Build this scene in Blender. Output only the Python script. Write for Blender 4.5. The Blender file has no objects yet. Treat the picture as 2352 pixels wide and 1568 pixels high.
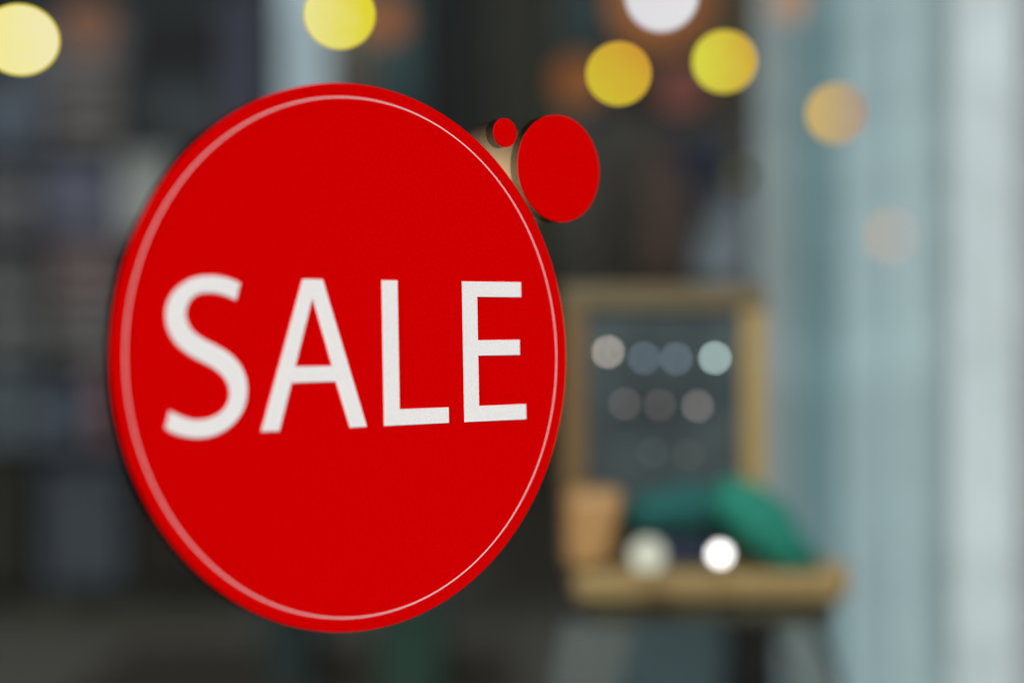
import bpy, bmesh, math, random
from mathutils import Vector, Matrix

random.seed(7)
SC = bpy.context.scene
COL = SC.collection

# ------------------------------------------------------------------ camera
F = 4236.8                      # focal length in pixels of a 2352 px wide picture
CAM_H = 0.85
cam_data = bpy.data.cameras.new('camera')
cam = bpy.data.objects.new('camera', cam_data); COL.objects.link(cam)
cam.location = (0, 0, CAM_H)
cam.rotation_euler = (math.radians(90), 0, 0)
cam_data.sensor_width = 36.0
cam_data.lens = 36.0 * F / 2352.0
cam_data.clip_start = 0.05
cam_data.clip_end = 200
cam_data.dof.use_dof = True
cam_data.dof.focus_distance = 1.412
cam_data.dof.aperture_fstop = 1.14
SC.camera = cam

# ------------------------------------------------------------------ light
w = bpy.data.worlds.new('World'); SC.world = w; w.use_nodes = True
nt = w.node_tree; nt.nodes.clear()
sky = nt.nodes.new('ShaderNodeTexSky'); sky.sky_type = 'NISHITA'; sky.sun_disc = False
SUN_EL, SUN_AZ = math.radians(38), math.radians(192)
sky.sun_elevation = SUN_EL; sky.sun_rotation = SUN_AZ
sky.air_density = 1.0; sky.dust_density = 6.0; sky.ozone_density = 1.0
bg = nt.nodes.new('ShaderNodeBackground'); bg.inputs[1].default_value = 0.10
out = nt.nodes.new('ShaderNodeOutputWorld')
nt.links.new(sky.outputs[0], bg.inputs[0]); nt.links.new(bg.outputs[0], out.inputs[0])
sun_data = bpy.data.lights.new('sun', 'SUN'); sun_data.energy = 2.35; sun_data.angle = math.radians(14)
sun_data.color = (1.0, 0.985, 0.975)
sun = bpy.data.objects.new('sun', sun_data); COL.objects.link(sun)
sd = Vector((math.sin(SUN_AZ) * math.cos(SUN_EL), math.cos(SUN_AZ) * math.cos(SUN_EL), math.sin(SUN_EL)))
sun.rotation_euler = sd.to_track_quat('Z', 'Y').to_euler()
sun.location = (0, -4, 5)
SC.view_settings.view_transform = 'Standard'
SC.view_settings.look = 'None'
SC.view_settings.exposure = 0.0
SC.view_settings.gamma = 1.0
SC.cycles.use_denoising = True
SC.cycles.max_bounces = 8
SC.cycles.transparent_max_bounces = 16

# ------------------------------------------------------------------ helpers
def lin(c):
    return tuple((v / 255 / 12.92) if v / 255 <= 0.04045 else (((v / 255) + 0.055) / 1.055) ** 2.4 for v in c)

def W(px, py, z):
    """the place z metres in front of the lens that lies behind picture point (px, py)"""
    return Vector(((px - 1176) / F * z, z, CAM_H - (py - 784) / F * z))

def nn(m, kind, **kw):
    n = m.node_tree.nodes.new(kind)
    for k, v in kw.items(): n.inputs[k].default_value = v
    return n

_mc = {}
def mat(color, rough=0.7, noise=0.12, scale=14.0, metal=0.0, bump=0.0, spec=0.3):
    key = (color, rough, noise, scale, metal, bump, spec)
    if key in _mc: return _mc[key]
    m = bpy.data.materials.new('surface'); m.use_nodes = True
    b = m.node_tree.nodes['Principled BSDF']; L = m.node_tree.links
    tc = nn(m, 'ShaderNodeTexCoord'); no = nn(m, 'ShaderNodeTexNoise', Scale=scale, Detail=4.0)
    L.new(tc.outputs['Object'], no.inputs['Vector'])
    mr = nn(m, 'ShaderNodeMapRange'); mr.inputs[1].default_value = .3; mr.inputs[2].default_value = .7
    mr.inputs[3].default_value = 1 - noise; mr.inputs[4].default_value = 1 + noise
    L.new(no.outputs[0], mr.inputs[0])
    vm = m.node_tree.nodes.new('ShaderNodeVectorMath'); vm.operation = 'SCALE'
    vm.inputs[0].default_value = color[:3]
    L.new(mr.outputs[0], vm.inputs['Scale']); L.new(vm.outputs[0], b.inputs['Base Color'])
    b.inputs['Roughness'].default_value = rough; b.inputs['Metallic'].default_value = metal
    b.inputs['Specular IOR Level'].default_value = spec
    if bump:
        bp = nn(m, 'ShaderNodeBump', Strength=bump, Distance=0.002)
        L.new(no.outputs[0], bp.inputs['Height']); L.new(bp.outputs[0], b.inputs['Normal'])
    _mc[key] = m
    return m

def wood(color, axis=0):
    m = bpy.data.materials.new('wood'); m.use_nodes = True
    b = m.node_tree.nodes['Principled BSDF']; L = m.node_tree.links
    tc = nn(m, 'ShaderNodeTexCoord'); mp = nn(m, 'ShaderNodeMapping')
    s = [60, 60, 60]; s[axis] = 4; mp.inputs['Scale'].default_value = s
    no = nn(m, 'ShaderNodeTexNoise', Scale=1.0, Detail=5.0)
    L.new(tc.outputs['Object'], mp.inputs[0]); L.new(mp.outputs[0], no.inputs['Vector'])
    mx = m.node_tree.nodes.new('ShaderNodeMixRGB'); mx.inputs[1].default_value = (*[v * .7 for v in color], 1)
    mx.inputs[2].default_value = (*[min(1, v * 1.3) for v in color], 1)
    L.new(no.outputs[0], mx.inputs[0]); L.new(mx.outputs[0], b.inputs['Base Color'])
    b.inputs['Roughness'].default_value = .5
    return m

def link(name, bm, m, parent=None, mw=None):
    me = bpy.data.meshes.new(name); bm.normal_update(); bm.to_mesh(me); bm.free()
    o = bpy.data.objects.new(name, me); COL.objects.link(o)
    if m: me.materials.append(m)
    if parent: o.parent = parent
    if mw is not None: o.matrix_local = mw
    return o

def tag(o, label, cat, group=None):
    o['label'] = label; o['category'] = cat
    if group: o['group'] = group
    return o

def struct(o):
    o['kind'] = 'structure'; return o

def root(name, loc, label, cat, group=None, rz=0.0):
    o = bpy.data.objects.new(name, None); COL.objects.link(o)
    o.location = loc; o.rotation_euler = (0, 0, rz); o.empty_display_size = .05
    return tag(o, label, cat, group)

def box(bm, lo, hi, bev=0.0, seg=2):
    r = bmesh.ops.create_cube(bm, size=1)
    vs = r['verts']
    for v in vs:
        v.co = Vector([lo[i] + (v.co[i] + .5) * (hi[i] - lo[i]) for i in range(3)])
    if bev:
        es = list({e for v in vs for e in v.link_edges})
        bmesh.ops.bevel(bm, geom=es, offset=bev, segments=seg, affect='EDGES', profile=.5)
    return bm

def bx(lo, hi, bev=0.0, seg=2):
    return box(bmesh.new(), lo, hi, bev, seg)

def disc_bm(r, z0, z1, n=128, bev=0.0, ri=None):
    """round plate about local Z; ri makes it a ring"""
    bm = bmesh.new()
    prof = [(0 if ri is None else ri, z0), (r - bev, z0), (r, z0 + bev), (r, z1 - bev), (r - bev, z1), (0 if ri is None else ri, z1)]
    if not bev: prof = [(0 if ri is None else ri, z0), (r, z0), (r, z1), (0 if ri is None else ri, z1)]
    return lathe_bm(prof, n, closed=ri is not None)

def lathe_bm(prof, n=48, closed=False):
    bm = bmesh.new(); rings = []
    for (r, z) in prof:
        if r < 1e-7: rings.append([bm.verts.new((0, 0, z))])
        else: rings.append([bm.verts.new((r * math.cos(2 * math.pi * k / n), r * math.sin(2 * math.pi * k / n), z)) for k in range(n)])
    pairs = list(zip(rings, rings[1:]))
    if closed: pairs.append((rings[-1], rings[0]))
    for a, b in pairs:
        for k in range(n):
            j = (k + 1) % n
            if len(a) == 1 and len(b) == 1: continue
            if len(a) == 1: f = [a[0], b[j], b[k]]
            elif len(b) == 1: f = [a[k], a[j], b[0]]
            else: f = [a[k], a[j], b[j], b[k]]
            bm.faces.new(f)
    bmesh.ops.recalc_face_normals(bm, faces=bm.faces)
    return bm

def tube_bm(pts, radii, n=10, cap=True):
    bm = bmesh.new(); rings = []
    pts = [Vector(p) for p in pts]
    for i, p in enumerate(pts):
        t = (pts[min(i + 1, len(pts) - 1)] - pts[max(i - 1, 0)]).normalized()
        a = t.orthogonal() if abs(t.z) > .9 else t.cross(Vector((0, 0, 1)))
        a = t.cross(Vector((0, 1, 0))) if abs(t.y) < .9 else a
        a.normalize(); b = t.cross(a)
        r = radii[i] if isinstance(radii, (list, tuple)) else radii
        rings.append([bm.verts.new(p + a * r * math.cos(2 * math.pi * k / n) + b * r * math.sin(2 * math.pi * k / n)) for k in range(n)])
    for a, b in zip(rings, rings[1:]):
        for k in range(n):
            bm.faces.new([a[k], a[(k + 1) % n], b[(k + 1) % n], b[k]])
    if cap: bm.faces.new(rings[0]); bm.faces.new(rings[-1][::-1])
    bmesh.ops.recalc_face_normals(bm, faces=bm.faces)
    return bm

def smooth(o):
    for p in o.data.polygons: p.use_smooth = True
    return o

# ------------------------------------------------------------------ plane of the shop window
U = 0.2                                         # metres per radius of the big sign
Ru = Vector((0.77327, 0.63400, 0.00958))        # along the pane, going right and away
Rd = Vector((0.01785, -0.00666, -0.99982))      # down the pane
Rn = Vector((-0.63382, 0.77330, -0.01646))      # into the shop
C0 = Vector((-0.55737 * U, 6.75518 * U, CAM_H - 0.05665 * U))
SIGN_M = Matrix(((Ru.x, -Rd.x, -Rn.x), (Ru.y, -Rd.y, -Rn.y), (Ru.z, -Rd.z, -Rn.z)))
GAP = 0.0100                                    # sign face to the tinted disc that imitates its shadow

def plane_matrix(u, v):
    return Matrix.Translation(C0 + Ru * u * U + Rd * v * U) @ SIGN_M.to_4x4()

def red_material():
    m = bpy.data.materials.new('red_card'); m.use_nodes = True
    b = m.node_tree.nodes['Principled BSDF']; L = m.node_tree.links
    tc = nn(m, 'ShaderNodeTexCoord')
    n1 = nn(m, 'ShaderNodeTexNoise', Scale=900.0, Detail=3.0); n2 = nn(m, 'ShaderNodeTexNoise', Scale=420.0, Detail=4.0)
    for n in (n1, n2): L.new(tc.outputs['Object'], n.inputs['Vector'])
    ad = m.node_tree.nodes.new('ShaderNodeMath'); ad.operation = 'ADD'
    L.new(n1.outputs[0], ad.inputs[0]); L.new(n2.outputs[0], ad.inputs[1])
    mr = nn(m, 'ShaderNodeMapRange'); mr.inputs[1].default_value = .6; mr.inputs[2].default_value = 1.4
    L.new(ad.outputs[0], mr.inputs[0])
    mx = m.node_tree.nodes.new('ShaderNodeMixRGB')
    mx.inputs[1].default_value = (*RED_A, 1); mx.inputs[2].default_value = (*RED_B, 1)
    L.new(mr.outputs[0], mx.inputs[0]); L.new(mx.outputs[0], b.inputs['Base Color'])
    bp = nn(m, 'ShaderNodeBump', Strength=.12, Distance=.0003)
    L.new(ad.outputs[0], bp.inputs['Height']); L.new(bp.outputs[0], b.inputs['Normal'])
    b.inputs['Roughness'].default_value = .9; b.inputs['Specular IOR Level'].default_value = 0.0
    return m
RED_A, RED_B = (0.57, 0.0, 0.0), (0.79, 0.0, 0.0)
M_RED = red_material()
M_WHITE = mat((.89, .92, .945), .9, .05, 700.0, bump=.15, spec=0.0)
M_RING = mat((.86, .60, .62), .9, .04, 600.0, spec=0.0)
M_DARK = mat((.02, .02, .02), .6)

def shadow_material():  # see-through grey that paints a drop shadow on the glass
    m = bpy.data.materials.new('shadow_tint'); m.use_nodes = True
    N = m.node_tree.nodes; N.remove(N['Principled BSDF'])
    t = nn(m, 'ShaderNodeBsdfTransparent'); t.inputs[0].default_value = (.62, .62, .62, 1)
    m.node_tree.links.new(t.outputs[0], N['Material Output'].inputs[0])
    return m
M_SHADOW = shadow_material()

def glass_material():
    m = bpy.data.materials.new('window_glass'); m.use_nodes = True
    N = m.node_tree.nodes; N.remove(N['Principled BSDF']); L = m.node_tree.links
    t = nn(m, 'ShaderNodeBsdfTransparent'); t.inputs[0].default_value = (.985, .99, .985, 1)
    g = nn(m, 'ShaderNodeBsdfGlossy', Roughness=0.0)
    mx = nn(m, 'ShaderNodeMixShader', Fac=.02)
    L.new(t.outputs[0], mx.inputs[1]); L.new(g.outputs[0], mx.inputs[2])
    L.new(mx.outputs[0], N['Material Output'].inputs[0])
    return m

def prism(outline, holes=(), z0=0.0, z1=0.0004):
    """filled flat letter with thickness, from an outline in metres"""
    bm = bmesh.new()
    loops = []
    for pts in (outline, *holes):
        vs = [bm.verts.new((x, y, z1)) for x, y in pts]
        loops.append([bm.edges.new((vs[i], vs[(i + 1) % len(vs)])) for i in range(len(vs))])
    es = [e for l in loops for e in l]
    bmesh.ops.triangle_fill(bm, edges=es, use_beauty=True, use_dissolve=False)
    bm.normal_update()
    for f in bm.faces:
        if f.normal.z < 0: f.normal_flip()
    r = bmesh.ops.extrude_face_region(bm, geom=list(bm.faces))
    for g in r['geom']:
        if isinstance(g, bmesh.types.BMVert): g.co.z = z0
    bmesh.ops.recalc_face_normals(bm, faces=bm.faces)
    return bm

def catmull(pts, corners, k=5):
    out_ = []; n = len(pts)
    for i in range(n):
        p0, p1, p2, p3 = pts[i - 1], pts[i], pts[(i + 1) % n], pts[(i + 2) % n]
        if i in corners and (i + 1) % n in corners:
            out_.append(p1); continue
        if i in corners: p0 = (2 * p1[0] - p2[0], 2 * p1[1] - p2[1])
        if (i + 1) % n in corners: p3 = (2 * p2[0] - p1[0], 2 * p2[1] - p1[1])
        for j in range(k):
            t = j / k; q = []
            for a in range(2):
                q.append(.5 * (2 * p1[a] + (p2[a] - p0[a]) * t + (2 * p0[a] - 5 * p1[a] + 4 * p2[a] - p3[a]) * t * t + (3 * p1[a] - p0[a] - 3 * p2[a] + p3[a]) * t ** 3))
            out_.append(tuple(q))
    return out_

# ------------------------------------------------------------------ the sale sign and its two dots
sale = root('sale_sign', C0, 'big round red sign with thin pale ring and white letters SALE on the window', 'sign')
sale.matrix_world = plane_matrix(0, 0)
smooth_no = link('disc', disc_bm(U, -0.0012, 0.0, 256, .00012), M_RED, sale)
link('ring', disc_bm(0.9515 * U, -0.00002, 0.00012, 256, ri=0.9463 * U), M_RING, sale)
link('shadow_disc', disc_bm(U, -GAP - .0002, -GAP, 192), M_SHADOW, sale)  # tinted disc in place of the sign's shadow on the glass
link('spacer', disc_bm(.035, -GAP + .0001, -.0013, 32), M_DARK, sale)

S_ = [(-0.5011,-0.2639),(-0.5245,-0.2739),(-0.5618,-0.2844),(-0.5989,-0.2893),(-0.6266,-0.2897),(-0.6634,-0.2864),(-0.7001,-0.2759),(-0.7366,-0.2555),(-0.7641,-0.2312),(-0.7825,-0.2032),(-0.7929,-0.1714),(-0.7939,-0.1435),(-0.7887,-0.1117),(-0.7736,-0.0797),(-0.7517,-0.0516),(-0.7184,-0.0252),(-0.6824,-0.0046),(-0.6507,0.01),(-0.6234,0.0234),(-0.596,0.0414),(-0.5731,0.0621),(-0.5573,0.0869),(-0.5508,0.1135),(-0.5536,0.1379),(-0.5657,0.1619),(-0.5894,0.1835),(-0.6221,0.1986),(-0.659,0.2053),(-0.6955,0.204),(-0.7316,0.1947),(-0.7628,0.1828),(-0.785,0.1709),(-0.803,0.2298),(-0.773,0.247),(-0.7373,0.2584),(-0.6967,0.2661),(-0.6556,0.2671),(-0.6141,0.2608),(-0.572,0.2451),(-0.5341,0.2201),(-0.5052,0.1884),(-0.487,0.1521),(-0.4811,0.1154),(-0.4818,0.0826),(-0.4907,0.0496),(-0.509,0.0185),(-0.5343,-0.0084),(-0.5667,-0.0313),(-0.6035,-0.05),(-0.6355,-0.0645),(-0.6673,-0.0809),(-0.692,-0.0992),(-0.7097,-0.1233),(-0.7183,-0.1514),(-0.7156,-0.1755),(-0.7038,-0.1996),(-0.6852,-0.2177),(-0.6599,-0.228),(-0.6277,-0.231),(-0.5954,-0.2284),(-0.563,-0.2213),(-0.5351,-0.2117),(-0.5197,-0.2056)]
T, B_ = -.2820, .2560
A_ = [(-.2428,T),(-.1577,T),(.0249,B_),(-.0504,B_),(-.1084,.0871),(-.2972,.0871),(-.3519,B_),(-.4259,B_)]
A_h = [(-.2028,-.2155),(-.1235,.0304),(-.2808,.0304)]
L_ = [(.1028,T),(.1742,T),(.1742,.1970),(.4032,.1970),(.4032,B_),(.1028,B_)]
E_ = [(.4786,T),(.7708,T),(.7708,-.2233),(.5507,-.2233),(.5507,-.0561),(.7591,-.0561),(.7591,.0030),(.5507,.0030),(.5507,.1965),(.7858,.1965),(.7858,B_),(.4786,B_)]
sc = lambda pts: [(u * U, -v * U) for u, v in pts]
for ch, bm in (('S', prism(catmull(sc(S_), {0, 31, 32, 62}))), ('A', prism(sc(A_), [sc(A_h)])), ('L', prism(sc(L_))), ('E', prism(sc(E_)))):
    o = link('letter', bm, M_WHITE, sale); o['label'] = 'white capital letter ' + ch
    o.location.z = .0001

def dot(u, v, r, label):
    d = root('red_dot', C0, label, 'round sticker', 'small red discs beside the sale sign')
    d.matrix_world = plane_matrix(u, v)
    link('disc', disc_bm(r * U, -.0012, 0, 128, .0001), M_RED, d)
    link('shadow_disc', disc_bm(r * U, -GAP - .0002, -GAP, 96), M_SHADOW, d)  # tinted disc in place of the dot's shadow
    link('spacer', disc_bm(r * U * .4, -GAP + .0001, -.0013, 24), M_DARK, d)
dot(.9841, -.7387, .2143, 'larger plain red disc without letters, just right of the sale sign')
dot(.7075, -.8642, .0572, 'tiny plain red dot between the sale sign and the larger red disc')

pane = link('window_pane', bx((-.95, -.86, -GAP - .0065), (1.5, .86, -GAP - .0005)), glass_material())
pane.matrix_world = plane_matrix(0, 0)
tag(pane, 'clear shop window glass that carries the red sale sign and the two red dots', 'window')

# ------------------------------------------------------------------ near globes that stand in for the blur discs of far lights
def glow_material(c1, c2, core, direction=(1, 0, 0), strength=1.0, clear=0.0):
    m = bpy.data.materials.new('tinted_glow'); m.use_nodes = True
    N = m.node_tree.nodes; N.remove(N['Principled BSDF']); L = m.node_tree.links
    tc = nn(m, 'ShaderNodeTexCoord'); no = nn(m, 'ShaderNodeTexNoise', Scale=55.0, Detail=2.0)
    L.new(tc.outputs['Object'], no.inputs['Vector'])
    dt = m.node_tree.nodes.new('ShaderNodeVectorMath'); dt.operation = 'DOT_PRODUCT'
    dt.inputs[1].default_value = direction
    L.new(tc.outputs['Object'], dt.inputs[0])
    mr = nn(m, 'ShaderNodeMapRange'); mr.inputs[1].default_value = -.024; mr.inputs[2].default_value = .024
    L.new(dt.outputs['Value'], mr.inputs[0])
    ad = m.node_tree.nodes.new('ShaderNodeMath'); ad.operation = 'MULTIPLY_ADD'; ad.inputs[1].default_value = .5; 
    L.new(no.outputs[0], ad.inputs[0]); L.new(mr.outputs[0], ad.inputs[2])
    sb = m.node_tree.nodes.new('ShaderNodeMath'); sb.operation = 'SUBTRACT'; sb.inputs[1].default_value = .25; sb.use_clamp = True
    L.new(ad.outputs[0], sb.inputs[0])
    mx = m.node_tree.nodes.new('ShaderNodeMixRGB')
    mx.inputs[1].default_value = (*lin(c1), 1); mx.inputs[2].default_value = (*lin(c2), 1)
    L.new(sb.outputs[0], mx.inputs[0])
    e = nn(m, 'ShaderNodeEmission', Strength=strength); L.new(mx.outputs[0], e.inputs[0])
    if clear:
        t = nn(m, 'ShaderNodeBsdfTransparent'); ms = nn(m, 'ShaderNodeMixShader', Fac=clear)
        L.new(e.outputs[0], ms.inputs[1]); L.new(t.outputs[0], ms.inputs[2]); L.new(ms.outputs[0], N['Material Output'].inputs[0])
    else: L.new(e.outputs[0], N['Material Output'].inputs[0])
    return m

def thread_material():
    m = bpy.data.materials.new('clear_thread'); m.use_nodes = True
    N = m.node_tree.nodes; N.remove(N['Principled BSDF'])
    t = nn(m, 'ShaderNodeBsdfTransparent'); t.inputs[0].default_value = (.97, .97, .97, 1)
    m.node_tree.links.new(t.outputs[0], N['Material Output'].inputs[0]); return m
M_THREAD = thread_material()

def sphere_bm(rx, ry, rz, n=40):
    prof = [(math.sin(math.pi * k / n) * rx, -math.cos(math.pi * k / n) * rz) for k in range(n + 1)]
    prof[0] = (0, -rz); prof[-1] = (0, rz)
    bm = lathe_bm(prof, n * 2)
    for v in bm.verts: v.co.y *= ry / rx
    return bm

def globe(px, py, rx, ry, c1, c2, label, rim=None, direction=(1, 0, 0), zmin=1.5, clear=0.0, strength=1.0):
    z = zmin
    for _ in range(400):                       # step back until the globe clears the glass
        p = W(px, py, z)
        if (p - C0).dot(Rn) > GAP + .0065 + rx / F * z + .006: break
        z += .005
    a, b = rx / F * z, ry / F * z
    t = root('blur_globe', p, label, 'blur disc', 'globes made up for the blur discs of far lights')
    if rim:
        smooth(link('core', sphere_bm(a * .93, a * .93, b * .93), glow_material(c1, c2, None, direction, strength), t))
        smooth(link('rim_shell', sphere_bm(a, a, b), glow_material(rim, rim, None, (1, 0, 0), 1.0, .72), t))  # gives the blur disc its coloured rim
    else:
        smooth(link('bulb', sphere_bm(a, a, b), glow_material(c1, c2, None, direction, strength, clear), t))
    link('thread', tube_bm([(0, 0, b + .0005), (0, 0, b + 1.2)], .00012, 6), M_THREAD, t)
    return t

globe(46, 92, 92, 84, (248, 240, 160), (244, 240, 205), 'big pale yellow blur disc globe cut off by the left edge, top left corner', rim=(255, 232, 70))
globe(780, 34, 85, 82, (242, 238, 165), (226, 218, 45), 'yellow blur disc globe straight above the top of the sale sign', rim=(240, 215, 60))
globe(1520, -12, 87, 87, (222, 220, 220), (226, 225, 226), 'white blur disc globe, the only white one, cut off by the top edge', rim=(245, 240, 250))
globe(1421, 170, 75, 72.5, (214, 190, 48), (212, 160, 48), 'amber yellow blur disc globe below left of the white globe', direction=(.7, 0, .7))
globe(1664, 142, 74, 71.5, (220, 216, 66), (214, 172, 60), 'bright lemon yellow blur disc globe below right of the white globe', direction=(1, 0, .1))
globe(1921, 261, 70, 69.5, (206, 178, 112), (172, 154, 142), 'dull tan blur disc globe in front of the pale curtain, upper right')
globe(2051, 542, 67, 67, (178, 176, 168), (170, 182, 184), 'faint grey blur disc globe almost lost against the pale curtain, lowest of the globes', clear=.3)
globe(1702, 405, 56, 60, (84, 82, 64), (78, 80, 66), 'very dim olive blur disc globe below the lemon yellow one', zmin=1.75, clear=.84)

# ------------------------------------------------------------------ the room behind
ZW = 6.2
def slab(name, px0, py0, px1, py1, z, depth, m, parent=None, bev=.004, base=None):
    """upright block whose front face covers that part of the view at distance z"""
    a, b = W(px0, py1, z), W(px1, py0, z)
    o = base or Vector((0, 0, 0))
    return link(name, bx((a.x - o.x, z - o.y, a.z - o.z), (b.x - o.x, z + depth - o.y, b.z - o.z), bev), m, parent)

struct(link('back_wall', bx((-4, ZW, 0), (4, ZW + .2, 3.0)), mat(lin((50, 52, 49)), .9, .25, 2.5)))
struct(link('floor', bx((-6, -2, -.1), (6, ZW, 0)), mat(lin((58, 60, 56)), .7, .2, 3.0)))
def paint(c, rough=.85, noise=.15, scale=9.0):
    k = GAIN
    return mat(tuple(v * k for v in lin(c)), rough, noise, scale, spec=.15)
GAIN = 0.88

def cloth(px0, px1, py0, py1, z, c, label, name='curtain', cat='curtain', folds=6, amp=.02, group=None, rod=False):
    """hanging cloth with folds; py0 top, py1 bottom"""
    a, b = W(px0, py1, z), W(px1, py0, z)
    ww, hh = b.x - a.x, b.z - a.z
    bm = bmesh.new(); n = folds * 12; rows = 10; g = [[], []]
    for s in (0, 1):
        for j in range(rows + 1):
            r = []
            for i in range(n + 1):
                u = i / n; v = j / rows
                y = amp * math.sin(u * folds * 2 * math.pi + .5 * math.sin(v * 3 + u * 5)) * (.55 + .45 * (1 - v)) + s * .004
                r.append(bm.verts.new((u * ww + amp * .25 * math.sin(v * 4 + u * 7), y, v * hh)))
            g[s].append(r)
    for s in (0, 1):
        for j in range(rows):
            for i in range(n):
                bm.faces.new([g[s][j][i], g[s][j][i + 1], g[s][j + 1][i + 1], g[s][j + 1][i]])
    for j in range(rows):
        for i in (0, n): bm.faces.new([g[0][j][i], g[0][j + 1][i], g[1][j + 1][i], g[1][j][i]])
    for i in range(n):
        for j in (0, rows): bm.faces.new([g[0][j][i], g[0][j][i + 1], g[1][j][i + 1], g[1][j][i]])
    bmesh.ops.recalc_face_normals(bm, faces=bm.faces)
    o = smooth(link(name, bm, paint(c), None)); o.location = a
    return tag(o, label, cat, group)

def pile(px0, px1, py0, py1, z, c, label, layers=3, name='folded_clothes', cat='folded clothes', group='folded clothes on the left shelves', depth=.3):
    a, b = W(px0, py1, z), W(px1, py0, z)
    r = root(name, Vector(((a.x + b.x) / 2, z + depth / 2, a.z)), label, cat, group)
    hw, h = (b.x - a.x) / 2, (b.z - a.z) / layers
    for k in range(layers):
        j = random.uniform(-.006, .006); f = random.uniform(.92, 1.1)
        link('garment', bx((-hw + j, -depth / 2 + abs(j), k * h + .0005), (hw + j, depth / 2, (k + 1) * h - .0005), min(h * .4, .02), 3), paint(tuple(min(255, v * f) for v in c)), r)
    return r

def carton(px0, px1, py0, py1, z, c, label, name='storage_box', cat='box', group=None, depth=.3):
    a, b = W(px0, py1, z), W(px1, py0, z)
    r = root(name, Vector(((a.x + b.x) / 2, z + depth / 2, a.z)), label, cat, group)
    hw, h = (b.x - a.x) / 2, b.z - a.z
    link('body', bx((-hw, -depth / 2, 0), (hw, depth / 2, h * .82), .006), paint(c), r)
    link('lid', bx((-hw - .004, -depth / 2 - .004, h * .82 + .001), (hw + .004, depth / 2 + .004, h), .006), paint(c), r)
    return r

def hanging(px0, px1, py0, py1, z, c, label, group):
    """shirt on a hanger, its shoulders near py0, its hem at py1"""
    a, b = W(px0, py1, z), W(px1, py0, z)
    cx, hw, hh = (a.x + b.x) / 2, (b.x - a.x) / 2, b.z - a.z
    r = root('hanging_garment', Vector((cx, z, a.z)), label, 'garment', group)
    bm = bmesh.new(); rings = []; n = 36
    prof = [(0, .82, .9), (.15, .8, .9), (.4, .76, .85), (.6, .74, .85), (.8, .84, .8), (.9, .8, .6), (.96, .5, .45), (1.0, .22, .3)]
    for v, wx, wy in prof:
        rings.append([bm.verts.new((hw * wx * math.cos(t) * (1 + .03 * math.sin(7 * t + v * 3)), .07 * wy * math.sin(t) * (1 + .18 * math.sin(9 * t + v * 2)), v * hh)) for t in [2 * math.pi * k / n for k in range(n)]])
    for p, q in zip(rings, rings[1:]):
        for k in range(n): bm.faces.new([p[k], p[(k + 1) % n], q[(k + 1) % n], q[k]])
    bm.faces.new(rings[0][::-1]); bm.faces.new(rings[-1])
    smooth(link('body', bm, paint(c), r))
    for s in (-1, 1):
        smooth(link('sleeve', tube_bm([(s * hw * .7, 0, hh * .88), (s * hw * .88, 0, hh * .7), (s * hw * .93, -.01, hh * .45), (s * hw * .9, -.015, hh * .22)], [.05 * hw / .12, .045 * hw / .12, .035 * hw / .12, .03 * hw / .12], 14), paint(c), r))
    link('hanger', tube_bm([(0, 0, hh), (0, 0, hh + .03), (.012, 0, hh + .045), (0, 0, hh + .06), (-.012, 0, hh + .05)], .0025, 6), M_DARK, r)
    return r

def pendant(px, py, rr, z, c, label, squash=1.0, strength=1.0, gap=None):  # glowing ball on a cord; most are added as halos round the globes
    p = W(px, py, z); a = rr / F * z
    t = root('glow_pendant', p, label, 'pendant lamp', 'blurred lamps hanging deep inside the shop')
    smooth(link('shade', sphere_bm(a, a, a * squash, 24), glow_material(c, tuple(v * .93 for v in c), None, strength=strength), t))
    top = 2.9 - p.z
    link('cap', disc_bm(a * .22, a * squash * .97, a * squash * .97 + .03, 20), M_DARK, t)
    link('cord', tube_bm([(0, 0, a * squash * .97 + .031), (0, 0, top)], .003, 6), M_DARK, t)
    return t

# --- left: shelves with folded clothes and boxes
ZS = 5.35
unit = root('shelf_unit', Vector((W(250, 0, ZS).x, ZS + .2, 0)), 'tall dark shelving unit filling the blurred left side behind the sign', 'shelves')
M_SHELF = paint((62, 69, 74))
ux0, ux1 = W(-130, 0, ZS).x - unit.location.x, W(615, 0, ZS).x - unit.location.x
utop = 2.15
for x in (ux0, ux1 - .03): link('side_panel', bx((x, -.2, 0), (x + .03, .2, utop), .003), M_SHELF, unit)
link('back_panel', bx((ux0 + .031, .18, .02), (ux1 - .031, .2, utop - .031), .002), paint((66, 74, 80)), unit)
shelf_py = [345, 545, 835, 1035, 1345]
for py in shelf_py:
    zz = W(0, py, ZS).z
    link('shelf', bx((ux0 + .031, -.2, zz - .02), (ux1 - .031, .179, zz), .003), M_SHELF, unit)
link('plinth', bx((ux0 + .031, -.19, .002), (ux1 - .031, -.16, W(0, 1346, ZS).z - .021), .002), paint((50, 52, 48)), unit)
link('top_panel', bx((ux0, -.2, utop - .03 + .031), (ux1, .2, utop + .031), .003), M_SHELF, unit)
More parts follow.
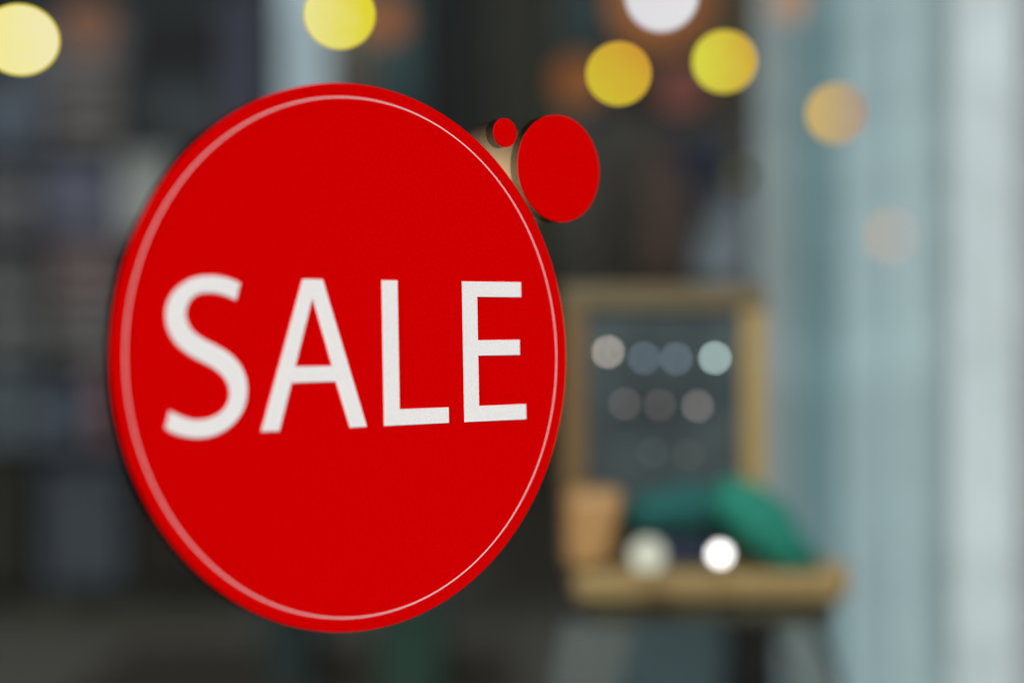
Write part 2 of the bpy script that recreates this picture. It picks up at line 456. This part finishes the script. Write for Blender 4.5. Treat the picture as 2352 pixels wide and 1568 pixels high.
P = [
 (-110, 105, 195, 345, (74, 86, 104), 'slate blue folded clothes just below the pale yellow globe at the left edge', 3),
 (118, 285, 110, 345, (92, 84, 80), 'warm grey folded clothes right of the slate blue pile on the upper left shelf', 5),
 (-110, 85, 375, 545, (68, 68, 72), 'dark grey folded clothes at the left edge, second shelf from the top', 3),
 (95, 262, 385, 545, (82, 84, 106), 'lilac grey folded clothes left of the top of the sign', 3),
 (-110, 95, 590, 835, (74, 75, 74), 'plain mid grey folded clothes at the left edge, level with the letters', 4),
 (112, 292, 560, 700, (98, 78, 78), 'dusty maroon folded clothes beside the left rim of the sign', 3),
 (112, 292, 702, 835, (80, 77, 74), 'taupe folded clothes under the dusty maroon pile', 3),
 (-110, 92, 862, 1035, (60, 70, 76), 'blue grey folded clothes at the left edge below the middle', 3),
 (100, 190, 880, 1035, (58, 66, 82), 'navy grey folded clothes in the narrow pile left of the pink one', 3),
 (196, 262, 815 + 30, 1035, (104, 74, 80), 'small dull pink folded pile touching the left rim of the sign', 3),
]
for x0, x1, y0, y1, c, l, n in P: pile(x0, x1, y0, y1, ZS - .1, tuple(v * .6 + q * .4 for v, q in zip(c, (66, 77, 86))), l, n)
carton(300, 500, 30, 345 - 160, ZS - .1, (14, 17, 19), 'black box high on the shelves between the two left globes', group=None)
carton(300, 500, 187, 344, ZS - .1, (44, 52, 56), 'dark grey box under the black box on the upper left shelf')
carton(508, 600, 0, 344, ZS - .1, (50, 54, 68), 'tall navy grey box beside the pale banner')
carton(272, 395, 352, 545, ZS - .12, (122, 132, 134), 'light grey box peeping out left of the sign top')
carton(-120, 70, 1050, 1345, ZS - .1, (28, 30, 28), 'black box on the bottom shelf at the left edge')
carton(95, 285, 1070, 1345, ZS - .1, (48, 56, 64), 'slate blue box on the bottom shelf near the lower left of the sign')
carton(300, 560, 1150, 1345, ZS - .1, (24, 24, 21), 'blackish brown box on the bottom shelf partly behind the sign')

# --- centre top: banner and dark curtains
cloth(638, 765, -260, 900, 4.4, (148, 170, 182), 'pale blue grey banner hanging behind the top of the sign, left of the yellow globe', 'hanging_banner', 'banner', 2, .012)
cloth(775, 865, -260, 900, 4.9, (100, 98, 88), 'narrow brown grey curtain right of the pale banner', folds=3)
cloth(868, 965, -260, 900, 4.9, (56, 82, 88), 'narrow dark teal curtain above the sign', folds=3)
cloth(968, 1090, -260, 900, 4.8, (18, 24, 20), 'near black curtain above the right part of the sign', folds=4)
cloth(1093, 1285, -260, 900, 5.0, (44, 46, 36), 'dark olive curtain left of the amber globe', folds=5)
cloth(1288, 1400, -260, 130, 4.9, (46, 66, 68), 'short dark teal curtain left of the white globe', folds=3)
pendant(1140, 425, 84, 4.6, (232, 190, 142), 'cream lampshade glowing in the gap between sign and tiny red dot', 1.0)

# --- right of the sign: garments on a rail
G = 'garments on the rail right of the sign'
zr = 4.7
rail = root('clothes_rail', Vector((W(1560, 0, zr).x, zr, 0)), 'dark clothes rail in the blurred middle right', 'clothes rail')
rx0, rx1 = W(1340, 0, zr).x - rail.location.x, W(1735, 0, zr).x - rail.location.x
rz = W(0, 262, zr).z
link('rail', tube_bm([(rx0, 0, rz), (rx1, 0, rz)], .012, 12), M_DARK, rail)
for x in (rx0 + .013, rx1 - .013):
    link('post', tube_bm([(x, 0, .041), (x, 0, rz - .013)], .011, 12), M_DARK, rail)
    link('foot', bx((x - .02, -.22, .001), (x + .02, .22, .04), .006), M_DARK, rail)
hanging(1370, 1475, 330, 640, zr, (42, 42, 38), 'blackish garment hanging below the larger red disc', G)
hanging(1455, 1575, 330, 650, zr + .01, (66, 55, 50), 'dark brown garment hanging right of the blackish one', G)
hanging(1545, 1650, 320, 430, zr + .03, (32, 44, 68), 'short navy garment hanging below the lemon yellow globe', G)
hanging(1565, 1740, 440, 655, zr + .16, (110, 124, 134), 'steel grey garment above the chalkboard', G)
cloth(1395, 1745, -260, 255, 5.3, (68, 60, 44), 'brown olive cloth behind the amber and lemon globes', folds=7)

# --- glowing balls added to imitate the orange halos around the lights
pendant(205, 60, 62, 4.9, (120, 86, 66), 'dull orange glow right of the top left globe')
pendant(888, 48, 46, 4.6, (158, 96, 50), 'orange glow touching the right side of the top yellow globe')
pendant(1518, 0, 118, 4.4, (148, 92, 50), 'wide orange glow around the white globe', .95)
pendant(1330, 188, 54, 4.6, (140, 84, 40), 'orange glow on the left side of the amber globe')
pendant(1568, 205, 52, 4.6, (118, 70, 62), 'brick red glow between the amber and lemon globes')
pendant(1815, 5, 48, 3.2, (172, 142, 120), 'pale salmon glow at the top, where the curtains begin')

# --- right: curtains and a white post
H_ = 'pale curtains on the right side'
cloth(1738, 1822, -300, 1900, 3.75, (126, 144, 150), 'narrow grey curtain strip right of the chalkboard', folds=2, group=None, amp=.002)
cloth(1815, 1945, -300, 1900, 3.8, (106, 138, 147), 'teal grey curtain strip, darkest of the pale curtains', folds=3, amp=.002)
cloth(1934, 2075, -300, 1900, 3.72, (148, 175, 184), 'light grey curtain between the teal strip and the brightest curtain', folds=3, amp=.002)
cloth(2052, 2300, -300, 1900, 3.66, (162, 190, 198), 'pale aqua curtain beside the white post', folds=3, amp=.002)
post = root('white_post', Vector((W(2262, 0, 3.1).x, 3.16, 0)), 'whitish upright post along the right edge', 'post')
a, b = W(2188, 0, 3.1).x - post.location.x, W(2338, 0, 3.1).x - post.location.x
link('shaft', bx((a, -.06, .101), (b, -.035, 3.0), .006), paint((184, 202, 210)), post)
link('base', bx((a - .005, -.065, 0), (b + .005, -.03, .1), .006), paint((184, 202, 210)), post)
cloth(2290, 2520, -300, 1900, 3.45, (150, 162, 166), 'grey curtain sliver at the extreme right edge, beyond the white post', folds=3, amp=.002)

# --- stool with wooden seat, board and the things on it
ZB = 2.42
s0, s1 = W(1318, 1384, ZB), W(1955, 1314, ZB)
cxs = (s0.x + s1.x) / 2
stool = root('metal_stool', Vector((cxs, ZB + .17, 0)), 'grey metal stool with a thick wooden seat, lower right', 'stool')
hw = (s1.x - s0.x) / 2
M_OAK = wood(tuple(v * .9 for v in lin((146, 126, 80))), 0)
M_TAN = wood(tuple(v * .92 for v in lin((164, 128, 80))), 2)
link('seat', bx((-hw, -.17, s0.z), (hw, .17, s1.z), .012, 3), M_OAK, stool)
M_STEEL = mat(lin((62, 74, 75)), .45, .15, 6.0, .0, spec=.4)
def leg(xt, xb, y0, yb, wt, wb, m):
    bm = bmesh.new(); vs = []
    for (x, y, z, wx) in ((xt, y0, s0.z - .031, wt), (xb, yb, .001, wb)):
        vs.append([bm.verts.new((x + dx * wx, y + dy * .02, z)) for dx, dy in ((-1, -1), (1, -1), (1, 1), (-1, 1))])
    for k in range(4): bm.faces.new([vs[0][k], vs[0][(k + 1) % 4], vs[1][(k + 1) % 4], vs[1][k]])
    bm.faces.new(vs[0]); bm.faces.new(vs[1][::-1])
    bmesh.ops.recalc_face_normals(bm, faces=bm.faces)
    bmesh.ops.bevel(bm, geom=list(bm.edges), offset=.004, segments=2, affect='EDGES')
    link('leg', bm, m, stool)
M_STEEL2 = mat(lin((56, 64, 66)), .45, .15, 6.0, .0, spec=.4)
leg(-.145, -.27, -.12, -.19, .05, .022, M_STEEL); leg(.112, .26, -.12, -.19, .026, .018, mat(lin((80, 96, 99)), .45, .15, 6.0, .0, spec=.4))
leg(-.10, -.2, .12, .19, .02, .016, M_STEEL2); leg(.16, .31, .12, .19, .022, .018, M_STEEL2)
link('skirt', bx((-hw * .9, -.15, s0.z - .03), (hw * .9, .15, s0.z - .001), .006), mat(lin((66, 66, 54)), .5, .15, 6.0), stool)
for y in (-.165, .165):
    link('stretcher', tube_bm([(-.172, y, .2), (.172, y, .2)], .008, 10), M_STEEL, stool)

board = root('chalkboard', Vector((W(1526, 0, ZB + .1).x, ZB + .1, s1.z + .001)), 'upright wooden framed chalkboard with rows of small lights, standing on the stool', 'chalkboard')
zb = ZB + .1
bw0, bw1 = W(1290, 0, zb).x - board.location.x, W(1762, 0, zb).x - board.location.x
bh = W(0, 655, zb).z - board.location.z
fr = .034
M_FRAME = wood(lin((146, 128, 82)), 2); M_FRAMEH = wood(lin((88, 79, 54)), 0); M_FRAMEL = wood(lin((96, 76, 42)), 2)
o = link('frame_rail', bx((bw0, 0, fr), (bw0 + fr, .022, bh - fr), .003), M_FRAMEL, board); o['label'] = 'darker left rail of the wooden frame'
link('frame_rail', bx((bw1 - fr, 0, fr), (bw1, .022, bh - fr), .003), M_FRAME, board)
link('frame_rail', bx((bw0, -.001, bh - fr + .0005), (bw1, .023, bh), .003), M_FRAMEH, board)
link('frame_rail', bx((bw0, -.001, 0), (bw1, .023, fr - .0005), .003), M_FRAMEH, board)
link('slate', bx((bw0 + fr + .0005, .008, fr + .0005), (bw1 - fr - .0005, .016, bh - fr - .0005)), paint((60, 72, 76), .8, .5, 7.0), board)
def bulb(px, py, c, e, r=6.5):
    e *= 2.6
    p = W(px, py, zb) - board.location
    q = r / F * zb
    o = smooth(link('small_light', sphere_bm(q, q, q, 12), glow_material(c, c, None, strength=e), board)); o.location = (p.x, .008 - q, p.z)
for px, py, c, e in ((1397, 808, (255, 236, 222), 3.2), (1480, 822, (200, 225, 255), 1.1), (1554, 824, (200, 225, 255), 1.3), (1643, 822, (228, 255, 250), 4.2),
                     (1436, 928, (255, 235, 230), .6), (1516, 930, (255, 235, 225), .5), (1603, 932, (255, 240, 235), 1.2),
                     (1500, 1040, (200, 225, 235), .25), (1582, 1045, (255, 235, 215), .2)):
    bulb(px, py, c, e)

def on_seat(name, lo, hi, m, label, cat, bev=.01):
    o = link(name, bx(lo, hi, bev, 3), m); o.location = (0, 0, 0)
    return tag(o, label, cat)
zt = s1.z + .001
def blk(name, px0, px1, py0, z, depth, m, label, cat, bev=.01):
    a, b = W(px0, 0, z), W(px1, py0, z)
    r = link(name, bx((-(b.x - a.x) / 2, 0, 0), ((b.x - a.x) / 2, depth, b.z - zt), bev, 3), m)
    r.location = ((a.x + b.x) / 2, z, zt)
    return tag(r, label, cat)
wb = blk('wooden_block', 1303, 1440, 1128, ZB + .01, .08, M_TAN, 'upright tan wooden block on the left end of the stool seat', 'block', .016)
for v in wb.data.vertices:                       # narrower foot, slanting right side
    if v.co.x > 0: v.co.x -= .024 * (1 - v.co.z / .11)
blk('navy_box', 1500, 1640, 1205, ZB + .05, .04, paint((44, 54, 72)), 'small dark navy box behind the two bright highlights on the stool', 'box')
blk('oak_knob', 1880, 1950, 1318, ZB + .02, .05, M_OAK, 'low wooden piece at the right tip of the stool seat', 'wooden piece', .004)

scarf = root('green_scarf', Vector((W(1660, 0, ZB + .06).x, ZB + .06, zt)), 'green scarf slumped over the right half of the stool seat', 'scarf')
def sp(px, py, dy=0.0):
    p = W(px, py, ZB + .06) - scarf.location; return (p.x, dy, p.z)
k = ZB / F
smooth(link('fold', tube_bm([sp(1442, 1190, .0), sp(1500, 1178), sp(1590, 1166), sp(1670, 1170)], [34 * k, 56 * k, 62 * k, 50 * k], 16), paint((34, 88, 88)), scarf))
smooth(link('wrap', tube_bm([sp(1640, 1120, -.03), sp(1700, 1160, -.035), sp(1752, 1205, -.035), sp(1800, 1262, -.03), sp(1868, 1298, -.03)], [40 * k, 66 * k, 70 * k, 54 * k, 22 * k], 18), paint((40, 128, 112)), scarf))
def highlight_ball(px, py, r, c, e, label):  # glowing ball made up for a bright highlight on the seat
    p = W(px, py, ZB - .1); q = r / F * (ZB - .1)
    t = root('seat_highlight', Vector((p.x, ZB - .1, zt)), label, 'light', 'glowing highlights on the stool')
    smooth(link('globe', sphere_bm(q, q, q, 16), glow_material(c, c, None, strength=e), t)).location = (0, 0, p.z - zt)
    link('foot', disc_bm(q * .8, 0, max(.004, p.z - zt - q * .85), 24, .0008), M_OAK, t)
highlight_ball(1487, 1274, 40, (238, 240, 220), .8, 'dimmer greenish white round highlight left on the stool seat')
highlight_ball(1654, 1272, 18, (255, 252, 252), 6.0, 'brightest white round highlight right of the dimmer one on the stool seat')

# --- low things under and behind
carton(1425, 1668, 1385, 1800, 3.9, (58, 76, 82), 'dark slate box on the floor behind the stool legs', depth=.4)
carton(1690, 1792, 1392, 1800, 3.4, (28, 30, 29), 'black box on the floor right of the slate one, under the stool', depth=.2)
rug = link('rug', bx((W(260, 0, 4.9).x, 3.2, .002), (W(1180, 0, 4.9).x, 5.13, .012), .003), paint((40, 38, 33)))
tag(rug, 'dark brown rug on the floor below the sign', 'rug')
carton(868, 1015, 1430, 1700, 4.3, (30, 54, 46), 'dark green crate right under the bottom rim of the sign', 'crate', 'crate')
carton(600, 715, 1440, 1700, 4.4, (26, 40, 40), 'very dark green crate left of the greener crate, below the sign', 'crate', 'crate')
